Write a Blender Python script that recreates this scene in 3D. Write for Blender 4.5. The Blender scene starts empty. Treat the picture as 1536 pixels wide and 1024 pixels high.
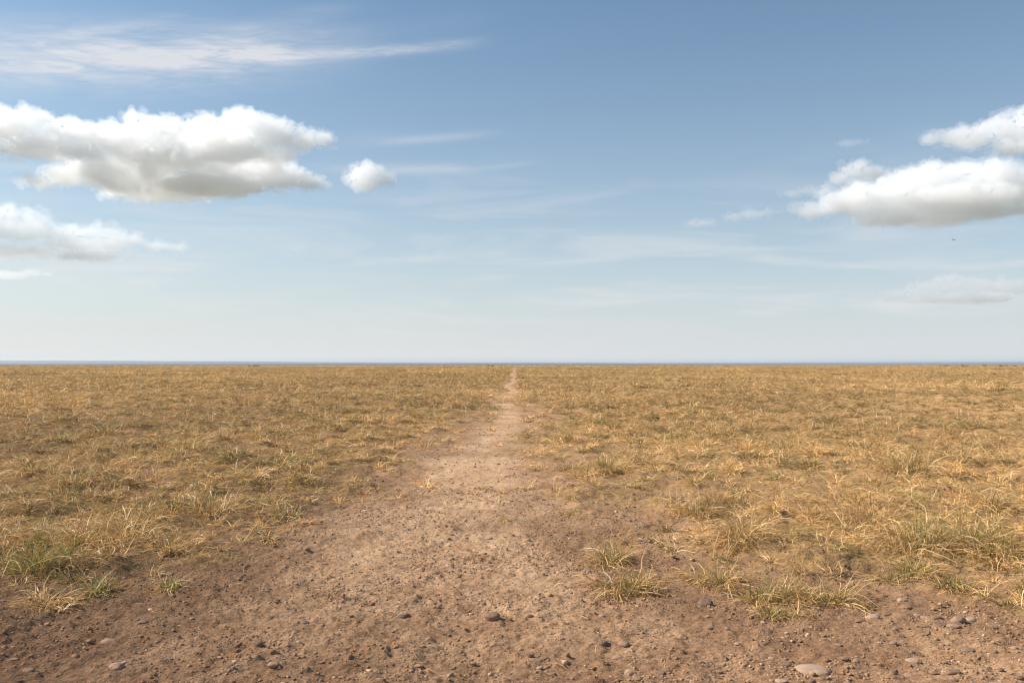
import bpy, math, random
import numpy as np
from mathutils import Vector

random.seed(7)
RNG = np.random.default_rng(11)
scene = bpy.context.scene
COL = scene.collection
PI = math.pi

# ---------------------------------------------------------------- camera figures
FPX = 1280.0            # focal length in pixels of the 1536 wide frame (30 mm)
CAM_H = 1.30
HORIZON = 544.0
PITCH = math.atan((HORIZON - 512.0) / FPX)
CP, SP = math.cos(PITCH), math.sin(PITCH)


def direction(px, py):
    """unit viewing direction for a point measured in the photograph"""
    x, u, f = (px - 768.0), (512.0 - py), FPX
    v = Vector((x, f * CP - u * SP, f * SP + u * CP))
    return v.normalized()


def on_ground(px, py):
    d = direction(px, py)
    t = -CAM_H / d.z
    return d.x * t, d.y * t


# ---------------------------------------------------------------- noise in numpy
def _hash(ix, iy, iz, seed):
    h = (ix.astype(np.uint32) * np.uint32(374761393) + iy.astype(np.uint32) * np.uint32(668265263)
         + iz.astype(np.uint32) * np.uint32(2147483647) + np.uint32((seed * 974634777 + 12345) & 0xffffffff))
    h = (h ^ (h >> np.uint32(13))) * np.uint32(1274126177)
    h = (h ^ (h >> np.uint32(15))) * np.uint32(2246822519)
    return h ^ (h >> np.uint32(16))


def perlin2(x, y, seed=0):
    xf, yf = np.floor(x), np.floor(y)
    ix, iy = xf.astype(np.int64), yf.astype(np.int64)
    fx, fy = x - xf, y - yf
    z0 = np.zeros_like(ix)

    def g(dx, dy):
        a = _hash(ix + dx, iy + dy, z0, seed).astype(np.float64) * (2 * PI / 4294967296.0)
        return np.cos(a) * (fx - dx) + np.sin(a) * (fy - dy)
    u = fx * fx * fx * (fx * (fx * 6 - 15) + 10)
    v = fy * fy * fy * (fy * (fy * 6 - 15) + 10)
    a = g(0, 0) * (1 - u) + g(1, 0) * u
    b = g(0, 1) * (1 - u) + g(1, 1) * u
    return (a * (1 - v) + b * v) * 1.5


def fbm2(x, y, octaves=4, seed=0, gain=0.5):
    s, a, f = 0.0, 1.0, 1.0
    for k in range(octaves):
        s = s + a * perlin2(x * f + 17.3 * k, y * f - 9.1 * k, seed + k)
        a *= gain
        f *= 2.03
    return s


def noise3(p, seed=0):
    """value noise on an (N,3) array, -1..1"""
    pf = np.floor(p)
    i = pf.astype(np.int64)
    f = p - pf
    u = f * f * (3 - 2 * f)
    r = 0.0
    for dx in (0, 1):
        for dy in (0, 1):
            for dz in (0, 1):
                w = ((u[:, 0] if dx else 1 - u[:, 0]) * (u[:, 1] if dy else 1 - u[:, 1]) * (u[:, 2] if dz else 1 - u[:, 2]))
                r = r + w * (_hash(i[:, 0] + dx, i[:, 1] + dy, i[:, 2] + dz, seed).astype(np.float64) / 2147483648.0 - 1.0)
    return r


def fbm3(p, octaves=4, seed=0, gain=0.5, billow=False):
    s, a = 0.0, 1.0
    for k in range(octaves):
        n = noise3(p * 2.03 ** k + 31.7 * k, seed + k)
        s = s + a * ((1 - 2 * np.abs(n)) if billow else n)
        a *= gain
    return s


def sstep(a, b, x):
    t = np.clip((x - a) / (b - a), 0, 1)
    return t * t * (3 - 2 * t)


# ---------------------------------------------------------------- the lie of the land
_D = [0.0, 3.5, 4.6, 5.8, 7.5, 9.4, 11.4, 17.3, 36.0, 79.0, 150.0, 300.0]
_XL = [-4.0, -3.4, -2.7, -2.0, -1.65, -1.45, -1.25, -0.90, -0.42, -0.15, 0.1, 0.75]
_XR = [4.0, 3.0, 1.9, 1.00, 0.62, 0.52, 0.42, 0.34, 0.18, 0.36, 0.75, 1.5]


def path_edges(y):
    w = 0.16 * np.sin(y * 0.33 + 1.0) * np.interp(y, [8, 14, 40, 90], [0, 1, 1.2, 0.5]) + 0.10 * np.sin(y * 0.11) * np.interp(y, [20, 60], [0, 1])
    return np.interp(y, _D, _XL) + w, np.interp(y, _D, _XR) + w


def grassiness(x, y):
    """0 on trodden soil, 1 in the sward (world coordinates only)"""
    xl, xr = path_edges(y)
    wob = 0.72 * fbm2(x * 0.9, y * 0.50, 4, 5, 0.6) * np.clip(y / 9, 0.5, 1.0) + 0.30 * perlin2(x * 2.6, y * 2.2, 6)
    wob = wob * np.interp(y, [0, 22, 45, 80], [1.0, 0.9, 0.35, 0.12])
    side = np.maximum(xl - x, x - xr) + wob
    soft = np.interp(y, [3, 8, 20, 60, 200], [0.6, 1.0, 1.1, 0.45, 0.2])
    g = sstep(-0.30 * soft, soft, side)
    front = y + 0.9 * fbm2(x * 0.8 + 4, y * 0.8, 3, 9) - np.interp(x, [-6, -1.5, 0.4, 1.0, 2.2, 6], [4.4, 5.1, 5.2, 4.9, 4.75, 4.8])
    return g * sstep(-0.15, 0.5, front)


def mounds(x, y):
    """0..1 where turf has built itself into low cushions"""
    m = perlin2(x * 1.25, y * 1.25, 91) + 0.55 * perlin2(x * 2.9, y * 2.9, 92) + 0.35 * perlin2(x * 0.4, y * 0.4, 93)
    return np.clip(m * 1.5 + 0.10, 0, 1)


def height(x, y, fine=True):
    g = grassiness(x, y)
    xl, xr = path_edges(y)
    d = np.sqrt(x * x + y * y)
    h = 0.030 * fbm2(x * 0.35, y * 0.35, 3, 21)
    h = h + 0.030 * g * fbm2(x * 1.2, y * 1.2, 3, 22) * np.interp(y, [0, 40, 120], [1, 1.6, 0.6])
    h = h + 0.060 * g * mounds(x, y) * np.interp(y, [0, 60, 200], [1, 1.3, 0.6])
    h = h + 0.010 * (1 - g) * fbm2(x * 1.7, y * 1.7, 2, 20)
    h = h + 0.030 * (g - 0.5) * np.exp(-(y / 60.0) ** 2)
    h = h + 0.16 * perlin2(x / 38.0 + 3.1, y / 26.0, 23) * sstep(25, 90, y) * g
    h = h + 0.22 * perlin2(x / 90.0 + 9.1, y / 70.0, 24) * sstep(60, 160, y) * g
    if fine:
        near = np.clip(1.3 - d / 22.0, 0, 1)
        h = h + near * 0.0130 * fbm2(x * 5.0, y * 5.0, 3, 25, 0.6)
        r = fbm2(x * 11.0, y * 13.0, 4, 26, 0.62)
        h = h + near * 0.0100 * np.maximum(r, -0.25) * (0.65 + 0.6 * np.clip(fbm2(x * 1.1, y * 1.1, 2, 28), -1, 1))
        cl = np.maximum(0, fbm2(x * 24.0, y * 24.0, 2, 27) - 0.30)
        h = h + near * 0.022 * cl
    # edge of the terrace and the lower plain beyond it
    edge = 330 + 60 * perlin2(x / 400.0, y * 0 + 0.5, 31) + np.abs(x) * 0.05
    h = h - 7.0 * sstep(0, 500, y - edge) - 0.9 * sstep(-60, 60, y - edge) * 0.3
    far = sstep(1500, 3000, y)
    h = h + far * 1.2 * fbm2(x / 2400.0, y / 1500.0, 2, 33)
    prof = np.interp(x / np.maximum(y, 1), [-0.62, -0.45, -0.25, -0.1, 0.2, 0.4, 0.62], [39, 35, 21, 10.5, 8.0, 14.5, 23])
    prof = prof + 3.2 * fbm2(x / 1100.0, x * 0 + 0.3, 3, 36)
    h = h + sstep(9000, 11500, y) * prof
    return h


# ---------------------------------------------------------------- helpers for objects
def tag(o, label=None, category=None, group=None, kind=None):
    for k, v in (('label', label), ('category', category), ('group', group), ('kind', kind)):
        if v:
            o[k] = v
    return o


def mesh_obj(name, verts, faces, mat, parent=None, smooth=False, link=True):
    """verts (N,3) array, faces (M,k) array with k = 3 or 4"""
    me = bpy.data.meshes.new(name)
    verts = np.asarray(verts, dtype=np.float32)
    faces = np.asarray(faces, dtype=np.int32)
    k = faces.shape[1]
    me.vertices.add(len(verts))
    me.vertices.foreach_set('co', verts.ravel())
    me.loops.add(faces.size)
    me.loops.foreach_set('vertex_index', faces.ravel())
    me.polygons.add(len(faces))
    me.polygons.foreach_set('loop_start', np.arange(0, faces.size, k, dtype=np.int32))
    me.polygons.foreach_set('loop_total', np.full(len(faces), k, dtype=np.int32))
    me.update(calc_edges=True)
    if smooth:
        me.polygons.foreach_set('use_smooth', np.ones(len(faces), dtype=bool))
    me.materials.append(mat)
    o = bpy.data.objects.new(name, me)
    if link:
        COL.objects.link(o)
    if parent:
        o.parent = parent
    return o


def add_color(o, name, rgb):
    at = o.data.color_attributes.new(name, 'FLOAT_COLOR', 'POINT')
    a = np.ones((len(rgb), 4), dtype=np.float32)
    a[:, :3] = rgb
    at.data.foreach_set('color', a.ravel())


def add_float(o, name, v):
    at = o.data.attributes.new(name, 'FLOAT', 'POINT')
    at.data.foreach_set('value', np.asarray(v, dtype=np.float32))


def empty(name, loc, rz=0.0):
    e = bpy.data.objects.new(name, None)
    e.empty_display_size = 0.1
    COL.objects.link(e)
    e.location = loc
    e.rotation_euler = (0, 0, rz)
    return e


class NT:
    """small wrapper that makes node trees quick to write"""
    def __init__(self, tree):
        self.t = tree
        tree.nodes.clear()

    def n(self, kind, ins=None, **props):
        nd = self.t.nodes.new(kind)
        for k, v in props.items():
            setattr(nd, k, v)
        for k, v in (ins or {}).items():
            s = nd.inputs[k]
            if isinstance(v, bpy.types.NodeSocket):
                self.t.links.new(v, s)
            else:
                s.default_value = v
        return nd

    def math(self, op, a, b=0.0, c=0.0, clamp=False):
        return self.n('ShaderNodeMath', {0: a, 1: b, 2: c}, operation=op, use_clamp=clamp).outputs[0]

    def mix(self, f, a, b, blend='MIX'):
        nd = self.n('ShaderNodeMix', {0: f, 6: a, 7: b}, data_type='RGBA', blend_type=blend)
        return nd.outputs[2]

    def noise(self, vec, scale, detail=2.0, rough=0.5, dist=0.0):
        return self.n('ShaderNodeTexNoise', {'Vector': vec, 'Scale': scale, 'Detail': detail, 'Roughness': rough, 'Distortion': dist}).outputs['Fac']

    def ramp(self, v, a, b, lo=0.0, hi=1.0):
        return self.n('ShaderNodeMapRange', {0: v, 1: a, 2: b, 3: lo, 4: hi}, interpolation_type='SMOOTHSTEP').outputs[0]


def rgb(r, g, b):
    return (r, g, b, 1.0)


def new_mat(name):
    m = bpy.data.materials.new(name)
    m.use_nodes = True
    return m, NT(m.node_tree)


# ---------------------------------------------------------------- materials
def soil_colour(t, pos, bare):
    """dry pinkish-tan loam: smoother and paler where trodden, darker and stonier elsewhere"""
    big = t.noise(pos, 0.55, 3.0, 0.55)
    mid = t.noise(pos, 3.4, 4.0, 0.6, 0.4)
    fine = t.noise(pos, 42.0, 5.0, 0.7)
    grit = t.noise(pos, 170.0, 3.0, 0.6)
    c = t.mix(t.ramp(mid, 0.35, 0.68), rgb(0.500, 0.285, 0.155), rgb(0.720, 0.455, 0.270))
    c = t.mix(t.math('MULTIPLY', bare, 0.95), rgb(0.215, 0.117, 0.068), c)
    c = t.mix(t.ramp(big, 0.46, 0.72, 0.0, 0.40), c, rgb(0.270, 0.165, 0.098))
    c = t.mix(t.ramp(fine, 0.36, 0.60, 0.62, 0.0), c, rgb(0.150, 0.087, 0.052))  # low grain darkened: shade of the small hollows put into the colour
    c = t.mix(t.ramp(grit, 0.58, 0.75, 0.0, 0.5), c, rgb(0.64, 0.46, 0.30))
    return c, mid, fine, grit


def make_ground_material():
    m, t = new_mat('dry_ground')
    pos = t.n('ShaderNodeNewGeometry').outputs['Position']
    y = t.n('ShaderNodeSeparateXYZ', {0: pos}).outputs[1]
    bare = t.n('ShaderNodeAttribute', attribute_name='bare').outputs['Fac']
    grs = t.n('ShaderNodeAttribute', attribute_name='grass').outputs['Fac']
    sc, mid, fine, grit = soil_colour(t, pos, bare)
    dust = t.n('ShaderNodeAttribute', attribute_name='dust').outputs['Fac']
    sc = t.mix(t.math('MULTIPLY', t.math('MULTIPLY', dust, 0.80), t.ramp(fine, 0.34, 0.52, 0.45, 1.0)), sc, rgb(0.740, 0.490, 0.305))
    # matted straw litter between the blades, shade of its gaps painted in
    n1 = t.noise(pos, 11.0, 5.0, 0.7, 0.6)
    n2 = t.noise(pos, 1.1, 4.0, 0.6)
    n3 = t.noise(pos, 0.10, 4.0, 0.6)
    n4 = t.noise(pos, 0.018, 3.0, 0.6)
    st = t.mix(t.ramp(n1, 0.36, 0.66), rgb(0.125, 0.073, 0.036), rgb(0.46, 0.280, 0.118))
    st = t.mix(t.ramp(n2, 0.45, 0.72, 0.0, 0.55), st, rgb(0.265, 0.180, 0.066))
    st = t.mix(t.ramp(n3, 0.40, 0.66, 0.0, 0.60), st, rgb(0.54, 0.335, 0.155))
    st = t.mix(t.ramp(n4, 0.50, 0.70, 0.0, 0.35), st, rgb(0.36, 0.235, 0.100))
    cov = t.math('MULTIPLY', grs, t.ramp(t.math('ADD', t.math('MULTIPLY', n2, 0.6), t.math('MULTIPLY', n1, 0.4)), 0.34, 0.56, 0.25, 1.0))
    cov = t.math('MAXIMUM', cov, t.math('MULTIPLY', grs, t.ramp(y, 18.0, 60.0)))
    c = t.mix(cov, sc, st)
    # far lower plain: bands of pale salt flat, grey-green scrub and ploughed earth
    sx = t.n('ShaderNodeMapping', {0: pos, 3: (0.00022, 0.00075, 0.0)}).outputs[0]
    b1 = t.noise(sx, 1.0, 4.0, 0.6)
    b2 = t.noise(sx, 3.1, 3.0, 0.6)
    fc = t.mix(t.ramp(b1, 0.40, 0.60), rgb(0.070, 0.080, 0.065), rgb(0.170, 0.155, 0.120))
    fc = t.mix(t.ramp(b2, 0.52, 0.66), fc, rgb(0.075, 0.085, 0.06))
    fc = t.mix(t.ramp(y, 2000.0, 3600.0), t.mix(t.ramp(b2, 0.44, 0.56), rgb(0.46, 0.33, 0.20), rgb(0.22, 0.17, 0.10)), fc)
    c = t.mix(t.ramp(y, 480.0, 900.0), c, fc)
    # roughness of the surface itself
    fade = t.ramp(y, 6.0, 45.0, 1.0, 0.15)
    h = t.math('ADD', t.math('MULTIPLY', fine, 0.010), t.math('MULTIPLY', grit, 0.0028))
    h = t.math('ADD', h, t.math('MULTIPLY', t.noise(pos, 15.0, 3.0, 0.6, 0.5), 0.018))
    h = t.math('ADD', h, t.math('MULTIPLY', t.math('MULTIPLY', n1, grs), 0.03))
    vor = t.n('ShaderNodeTexVoronoi', {'Vector': pos, 'Scale': 38.0, 'Randomness': 1.0}, feature='F1').outputs[0]
    h = t.math('ADD', h, t.math('MULTIPLY', t.ramp(vor, 0.0, 0.45, 1.0, 0.0), t.math('MULTIPLY', t.ramp(mid, 0.45, 0.6), 0.006)))
    bump = t.n('ShaderNodeBump', {'Strength': fade, 'Distance': 1.0, 'Height': h}).outputs[0]
    b = t.n('ShaderNodeBsdfDiffuse', {'Color': c, 'Roughness': 0.7, 'Normal': bump})
    t.n('ShaderNodeOutputMaterial', {0: b.outputs[0]})
    return m


def make_crumb_material():
    m, t = new_mat('soil_crumb')
    pos = t.n('ShaderNodeNewGeometry').outputs['Position']
    isl = t.n('ShaderNodeNewGeometry').outputs['Random Per Island']
    sc, mid, fine, grit = soil_colour(t, pos, 0.65)
    c = t.mix(t.ramp(isl, 0.70, 1.0, 0.0, 0.8), sc, rgb(0.72, 0.49, 0.31))
    c = t.mix(t.ramp(isl, 0.25, 0.0, 0.0, 0.5), c, rgb(0.26, 0.15, 0.09))
    b = t.n('ShaderNodeBsdfDiffuse', {'Color': c, 'Roughness': 0.6})
    t.n('ShaderNodeOutputMaterial', {0: b.outputs[0]})
    return m


def make_stone_material(name, c1, c2, rough=0.8):
    m, t = new_mat(name)
    pos = t.n('ShaderNodeTexCoord').outputs['Object']
    rnd = t.n('ShaderNodeObjectInfo').outputs['Random']
    a = t.noise(pos, 1.6, 4.0, 0.6, 0.3)
    s = t.noise(pos, 16.0, 4.0, 0.7)
    c = t.mix(t.ramp(a, 0.35, 0.65), rgb(*c1), rgb(*c2))
    c = t.mix(t.ramp(s, 0.60, 0.72, 0.0, 0.5), c, rgb(0.52, 0.40, 0.30))
    c = t.mix(t.ramp(s, 0.40, 0.30, 0.0, 0.6), c, rgb(0.11, 0.07, 0.05))
    c = t.mix(t.math('MULTIPLY', rnd, 0.35), c, rgb(0.34, 0.22, 0.15))
    z = t.n('ShaderNodeSeparateXYZ', {0: pos}).outputs[2]
    c = t.mix(t.ramp(t.math('ADD', z, t.math('MULTIPLY', a, 0.4)), 0.35, -0.05, 0.0, 0.7), c, rgb(0.33, 0.20, 0.12))  # dust caked round the foot
    bump = t.n('ShaderNodeBump', {'Strength': 0.5, 'Distance': 0.08, 'Height': t.math('ADD', s, a)}).outputs[0]
    b = t.n('ShaderNodeBsdfPrincipled', {'Base Color': c, 'Roughness': rough, 'Normal': bump, 'Specular IOR Level': 0.3})
    t.n('ShaderNodeOutputMaterial', {0: b.outputs[0]})
    return m


def make_blade_material(name='dry_blade', trans=0.30):
    m, t = new_mat(name)
    col = t.n('ShaderNodeAttribute', attribute_name='tint').outputs['Color']
    d = t.n('ShaderNodeBsdfDiffuse', {'Color': col, 'Roughness': 0.3})
    g = t.n('ShaderNodeBsdfGlossy', {'Color': rgb(0.9, 0.86, 0.75), 'Roughness': 0.45})
    tr = t.n('ShaderNodeBsdfTranslucent', {'Color': col})
    mx = t.n('ShaderNodeMixShader', {0: trans, 1: d.outputs[0], 2: tr.outputs[0]})
    mx = t.n('ShaderNodeMixShader', {0: 0.035, 1: mx.outputs[0], 2: g.outputs[0]})
    t.n('ShaderNodeOutputMaterial', {0: mx.outputs[0]})
    return m


M_GROUND = make_ground_material()
M_CRUMB = make_crumb_material()
M_BLADE = make_blade_material()
M_GREEN = make_blade_material('green_blade', 0.38)
M_STONES = [make_stone_material('brown_stone', (0.255, 0.150, 0.096), (0.345, 0.210, 0.135)),
            make_stone_material('pale_stone', (0.50, 0.325, 0.215), (0.61, 0.415, 0.290)),
            make_stone_material('dark_stone', (0.175, 0.108, 0.072), (0.245, 0.155, 0.105)),
            make_stone_material('pink_stone', (0.36, 0.215, 0.140), (0.47, 0.290, 0.195))]


# ---------------------------------------------------------------- ground sheet
def make_ground():
    ys = [-30.0, -20.0, -12.0, -7.0, -4.0, -2.0, -1.0, 0.0, 0.6, 1.1, 1.5, 1.9]
    y = 2.2
    while y < 30000:
        ys.append(y)
        if y < 60:
            y += max(0.012, y * 0.0034)
        elif y < 700:
            y += y * 0.008
        else:
            y += y * 0.03
    ys.append(30000.0)
    ys = np.array(ys)
    nin = 430
    u = np.linspace(-1, 1, 2 * nin + 1)
    w = 0.72 * np.maximum(ys, 0) + 2.2
    X = u[None, :] * w[:, None]
    # wings that carry the sheet out to the far sides
    e = np.array([1.05, 1.12, 1.25, 1.5, 2.0, 3.0, 5.0])
    wing = np.concatenate([-(e[::-1]), e])
    out = w[:, None] * e[None, :]
    far = np.array([2.0, 5.0, 12.0, 40.0, 200.0, 1500.0, 30000.0])
    outp = np.maximum(out, w[:, None] + (far[None, :] * 0.9) * np.linspace(0.2, 1, 7)[None, :])
    X = np.concatenate([-outp[:, ::-1], X, outp], axis=1)
    Y = np.repeat(ys[:, None], X.shape[1], axis=1)
    xs, yy = X.ravel(), Y.ravel()
    Z = height(xs, yy)
    nr, nc = X.shape
    i = np.arange(nr * nc).reshape(nr, nc)
    f = np.stack([i[:-1, :-1], i[:-1, 1:], i[1:, 1:], i[1:, :-1]], axis=-1).reshape(-1, 4)
    o = mesh_obj('ground', np.stack([xs, yy, Z], axis=1), f, M_GROUND, smooth=True)
    g = grassiness(xs, yy)
    add_float(o, 'grass', g)
    xl, xr = path_edges(yy)
    c = (xl + xr) / 2
    hw = (xr - xl) / 2
    q = np.abs(xs - c) / np.maximum(hw, 0.2) + 0.5 * fbm2(xs * 0.7, yy * 0.5, 3, 71)
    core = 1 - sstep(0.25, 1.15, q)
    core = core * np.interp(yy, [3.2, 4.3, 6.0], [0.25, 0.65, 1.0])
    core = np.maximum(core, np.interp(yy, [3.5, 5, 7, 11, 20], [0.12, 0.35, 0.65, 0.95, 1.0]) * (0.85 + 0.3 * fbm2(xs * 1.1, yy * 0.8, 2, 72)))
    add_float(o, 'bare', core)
    dust = (1 - sstep(0.1, 1.0, q)) * np.interp(yy, [3.5, 5, 7.5, 40, 300], [0.0, 0.3, 0.75, 0.7, 0.35]) * np.clip(0.75 + 0.7 * fbm2(xs * 1.3, yy * 1.1, 3, 73), 0.1, 1)
    add_float(o, 'dust', dust)
    tag(o, 'flat dry brown plain running to the horizon, worn bare along its middle', 'ground', kind='structure')
    return o


make_ground()

# ---------------------------------------------------------------- grass blades
STRAW = np.array([(0.76, 0.52, 0.245), (0.66, 0.42, 0.165), (0.56, 0.335, 0.115), (0.70, 0.44, 0.20),
                  (0.38, 0.210, 0.085), (0.30, 0.165, 0.070), (0.86, 0.64, 0.36)])
OLIVE = np.array([(0.21, 0.180, 0.050), (0.31, 0.245, 0.075), (0.125, 0.120, 0.036), (0.37, 0.275, 0.098)])
GREEN = np.array([(0.150, 0.180, 0.035), (0.21, 0.225, 0.050), (0.115, 0.140, 0.030), (0.28, 0.265, 0.065)])


def blades(base, az, length, elev, droop, curl, width, cols, segs, floor_fn=None, tipcol=None, rng=RNG):
    """returns verts, quads, colours for N ribbons. base (N,3)"""
    n = len(base)
    t = np.linspace(0, 1, segs + 1)
    P = np.zeros((n, segs + 1, 3))
    P[:, 0] = base
    a, e = az.copy(), elev.copy()
    ds = length / segs
    kink = rng.normal(0, 0.22, (n, segs))
    kink_e = rng.normal(0, 0.16, (n, segs))
    for k in range(segs):
        P[:, k + 1, 0] = P[:, k, 0] + np.cos(a) * np.cos(e) * ds
        P[:, k + 1, 1] = P[:, k, 1] + np.sin(a) * np.cos(e) * ds
        P[:, k + 1, 2] = P[:, k, 2] + np.sin(e) * ds
        a = a + curl / segs + kink[:, k]
        e = np.maximum(e - droop / segs + kink_e[:, k], -1.2)
    if floor_fn is not None:
        q = P.reshape(-1, 3)
        fl = floor_fn(q[:, 0], q[:, 1]).reshape(n, segs + 1) + 0.002 + 0.010 * rng.random((n, 1)) * t[None]
        low = P[:, :, 2] < fl
        P[:, :, 2] = np.where(low, fl, P[:, :, 2])
    roll = rng.uniform(-1.0, 1.0, n)
    sx = -np.sin(az) * np.cos(roll)
    sy = np.cos(az) * np.cos(roll)
    sz = np.sin(roll)
    S = np.stack([sx, sy, sz], axis=1)[:, None, :]
    W = width[:, None] * np.array([0.75 if tt < 0.01 else (1.0 - 0.85 * tt ** 1.8) for tt in t])[None, :]
    L = P - S * W[:, :, None] * 0.5
    R = P + S * W[:, :, None] * 0.5
    V = np.stack([L, R], axis=2).reshape(-1, 3)
    b = (np.arange(n) * (2 * (segs + 1)))[:, None]
    k = np.arange(segs)[None, :] * 2
    f = np.stack([b + k, b + k + 1, b + k + 3, b + k + 2], axis=-1).reshape(-1, 4)
    C = np.repeat(cols[:, None, :], segs + 1, axis=1)
    if tipcol is not None:
        wgt = (t ** 1.3)[None, :, None]
        C = C * (1 - wgt) + tipcol[:, None, :] * wgt
    C = np.repeat(C[:, :, None, :], 2, axis=2).reshape(-1, 3)
    return V, f, C


def pick(pal, n, rng=RNG, jitter=0.12):
    c = pal[rng.integers(0, len(pal), n)] * 1.06
    return c * (1 + rng.normal(0, jitter, (n, 1))).clip(0.5, 1.5)


def join(parts):
    V, F, C, off = [], [], [], 0
    for v, f, c in parts:
        V.append(v)
        F.append(f + off)
        C.append(c)
        off += len(v)
    return np.concatenate(V), np.concatenate(F), np.concatenate(C)


def hfast(x, y):
    return height(x, y, bool(np.min(y) < 18.0))


def tuft_field(cx, cy, rad, hgt, count, green, width, segs, rng, flat=0.0, extra=0.0):
    """world-space blades of many tufts at once (arrays per tuft)"""
    idx = np.repeat(np.arange(len(cx)), count)
    n = len(idx)
    r = rad[idx] * 0.42 * np.sqrt(rng.random(n))
    a0 = rng.uniform(0, 2 * PI, n)
    x = cx[idx] + r * np.cos(a0)
    y = cy[idx] + r * np.sin(a0)
    z = hfast(x, y) - 0.004
    az = a0 + rng.normal(0, 0.7, n)
    h = hgt[idx]
    L = (extra + h * 0.85 + rad[idx] * 0.45) * rng.uniform(0.5, 1.35, n)
    elev = np.clip(rng.normal(0.95 - 0.55 * flat, 0.38, n), 0.05, 1.5)
    droop = rng.uniform(0.5, 2.4, n)
    curl = rng.normal(0, 1.0, n)
    gr = green[idx]
    isg = rng.random(n) < gr
    cols = pick(STRAW, n, rng)
    ol = pick(OLIVE, n, rng)
    gn = pick(GREEN, n, rng)
    dk = (rng.random(len(cx)) < 0.14)[idx]          # thatch tufts, coloured dark to stand for shaded clump sides
    cols = np.where(dk[:, None], cols * 0.48, cols)
    base = np.where(isg[:, None], np.where((rng.random(n) < 0.45)[:, None], gn, ol), cols)
    tone = (1 + 0.30 * fbm2(cx * 0.06, cy * 0.05, 3, 48) + rng.normal(0, 0.10, len(cx)))[idx][:, None]
    base = base * tone
    fr = np.interp(cy, [45, 160], [0.0, 0.65])[idx][:, None]      # far off the blades stand for many: nearer their mean
    mean = np.array([0.62, 0.40, 0.165])
    base = base * (1 - fr) + mean * tone * fr
    cols = cols * (1 - fr) + mean * fr
    cols = cols * tone
    tip = np.where(isg[:, None], ol * 0.5 + cols * 0.5, cols * 1.08)
    L = np.where(isg, L * 0.7, L)
    w = width[idx] * rng.uniform(0.6, 1.35, n)
    return blades(np.stack([x, y, z], 1), az, L, elev, droop, curl, w, base, segs, hfast, tip, rng)


def scatter(ymin, ymax, density, rng, accept, half=0.70, pad=0.8):
    """random ground points between two distances, kept with probability accept(x, y)"""
    area = half * (ymax ** 2 - ymin ** 2) + 2 * pad * (ymax - ymin)
    n = int(area * density)
    yy = np.sqrt(rng.uniform(ymin ** 2, ymax ** 2, n))
    xx = rng.uniform(-1, 1, n) * (half * yy + pad)
    k = rng.random(n) < accept(xx, yy)
    return xx[k], yy[k]


def sward(x, y):
    g = grassiness(x, y)
    p = 0.5 + 0.75 * fbm2(x * 0.55, y * 0.55, 3, 41) + 0.4 * fbm2(x * 2.1, y * 2.1, 2, 42)
    p = 0.52 + 0.7 * fbm2(x * 0.55, y * 0.55, 3, 41) + 0.9 * (mounds(x, y) - 0.35)
    p = p + 0.75 * fbm2(x * 0.10, y * 0.08, 3, 45)
    p = p + 0.6 * (y < 8.5) * (y > 4.5) * np.maximum(sstep(-1.9, -2.5, x), sstep(2.2, 2.9, x))
    lo = np.interp(y, [4, 14, 40, 90], [0.14, 0.18, 0.3, 0.4])
    xl, xr = path_edges(y)
    side = np.maximum(xl - x, x - xr)
    creep = sstep(-0.95, 0.1, side) * np.clip(fbm2(x * 1.7, y * 1.3, 3, 46) * 1.8 - 0.05, 0, 1) * 0.40 * sstep(4.7, 5.6, y) * sstep(60, 35, y)
    return np.maximum(g * np.clip(np.maximum(p, lo), 0, 1), creep)


def path_sprigs(x, y):
    p = fbm2(x * 0.9, y * 0.9, 3, 47)
    return np.clip((p - 0.25) * 1.2, 0, 1) * (1 - grassiness(x, y)) * np.interp(y, [3.2, 5, 8, 20], [0.05, 0.35, 0.7, 1.0])


rng = np.random.default_rng(5)
parts = []
# (from, to, tufts per m2, radius range, height range, blades per tuft, blade width, segments)
ZONES = [(4.0, 9.0, 52.0, (0.06, 0.22), (0.015, 0.085), 46, 0.0042, 6, 0.060),
         (9.0, 18.0, 26.0, (0.08, 0.28), (0.02, 0.10), 46, 0.0062, 5, 0.085),
         (18.0, 36.0, 12.0, (0.11, 0.40), (0.025, 0.12), 36, 0.0098, 4, 0.10),
         (36.0, 80.0, 4.2, (0.15, 0.65), (0.03, 0.14), 26, 0.018, 3, 0.11),
         (80.0, 180.0, 0.90, (0.25, 1.2), (0.03, 0.12), 22, 0.036, 2, 0.12),
         (180.0, 330.0, 0.20, (0.4, 2.2), (0.01, 0.07), 20, 0.065, 2, 0.08)]
for (a, b, dens, rr, hh, cnt, wd, sg, ex) in ZONES:
    x, y = scatter(a, b, dens, rng, sward)
    k = len(x)
    mo = mounds(x, y)
    s = np.clip(rng.random(k) ** 2.4 * (0.35 + 1.0 * mo), 0, 1.2)
    big = np.clip(0.5 + 0.9 * fbm2(x * 0.4, y * 0.4, 2, 44), 0, 1)
    rad = rr[0] + (rr[1] - rr[0]) * s
    hgt = hh[0] + (hh[1] - hh[0]) * s * (0.4 + 0.6 * big)
    green = np.clip(0.17 + 0.22 * mo + 0.55 * fbm2(x * 0.6, y * 0.6, 3, 43) + rng.normal(0, 0.14, k) + 0.12 * s, 0.02, 0.8)
    parts.append(tuft_field(x, y, rad, hgt, cnt, green, np.full(k, wd), sg, rng, flat=0.55, extra=ex))
V, F, C = join(parts)
o = mesh_obj('dry_grass', V, F, M_BLADE)
add_color(o, 'tint', C)
tag(o, 'low matted straw-coloured grass covering the plain on both sides of the track', 'grass', kind='stuff')
print('dry_grass faces', len(F))

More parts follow.
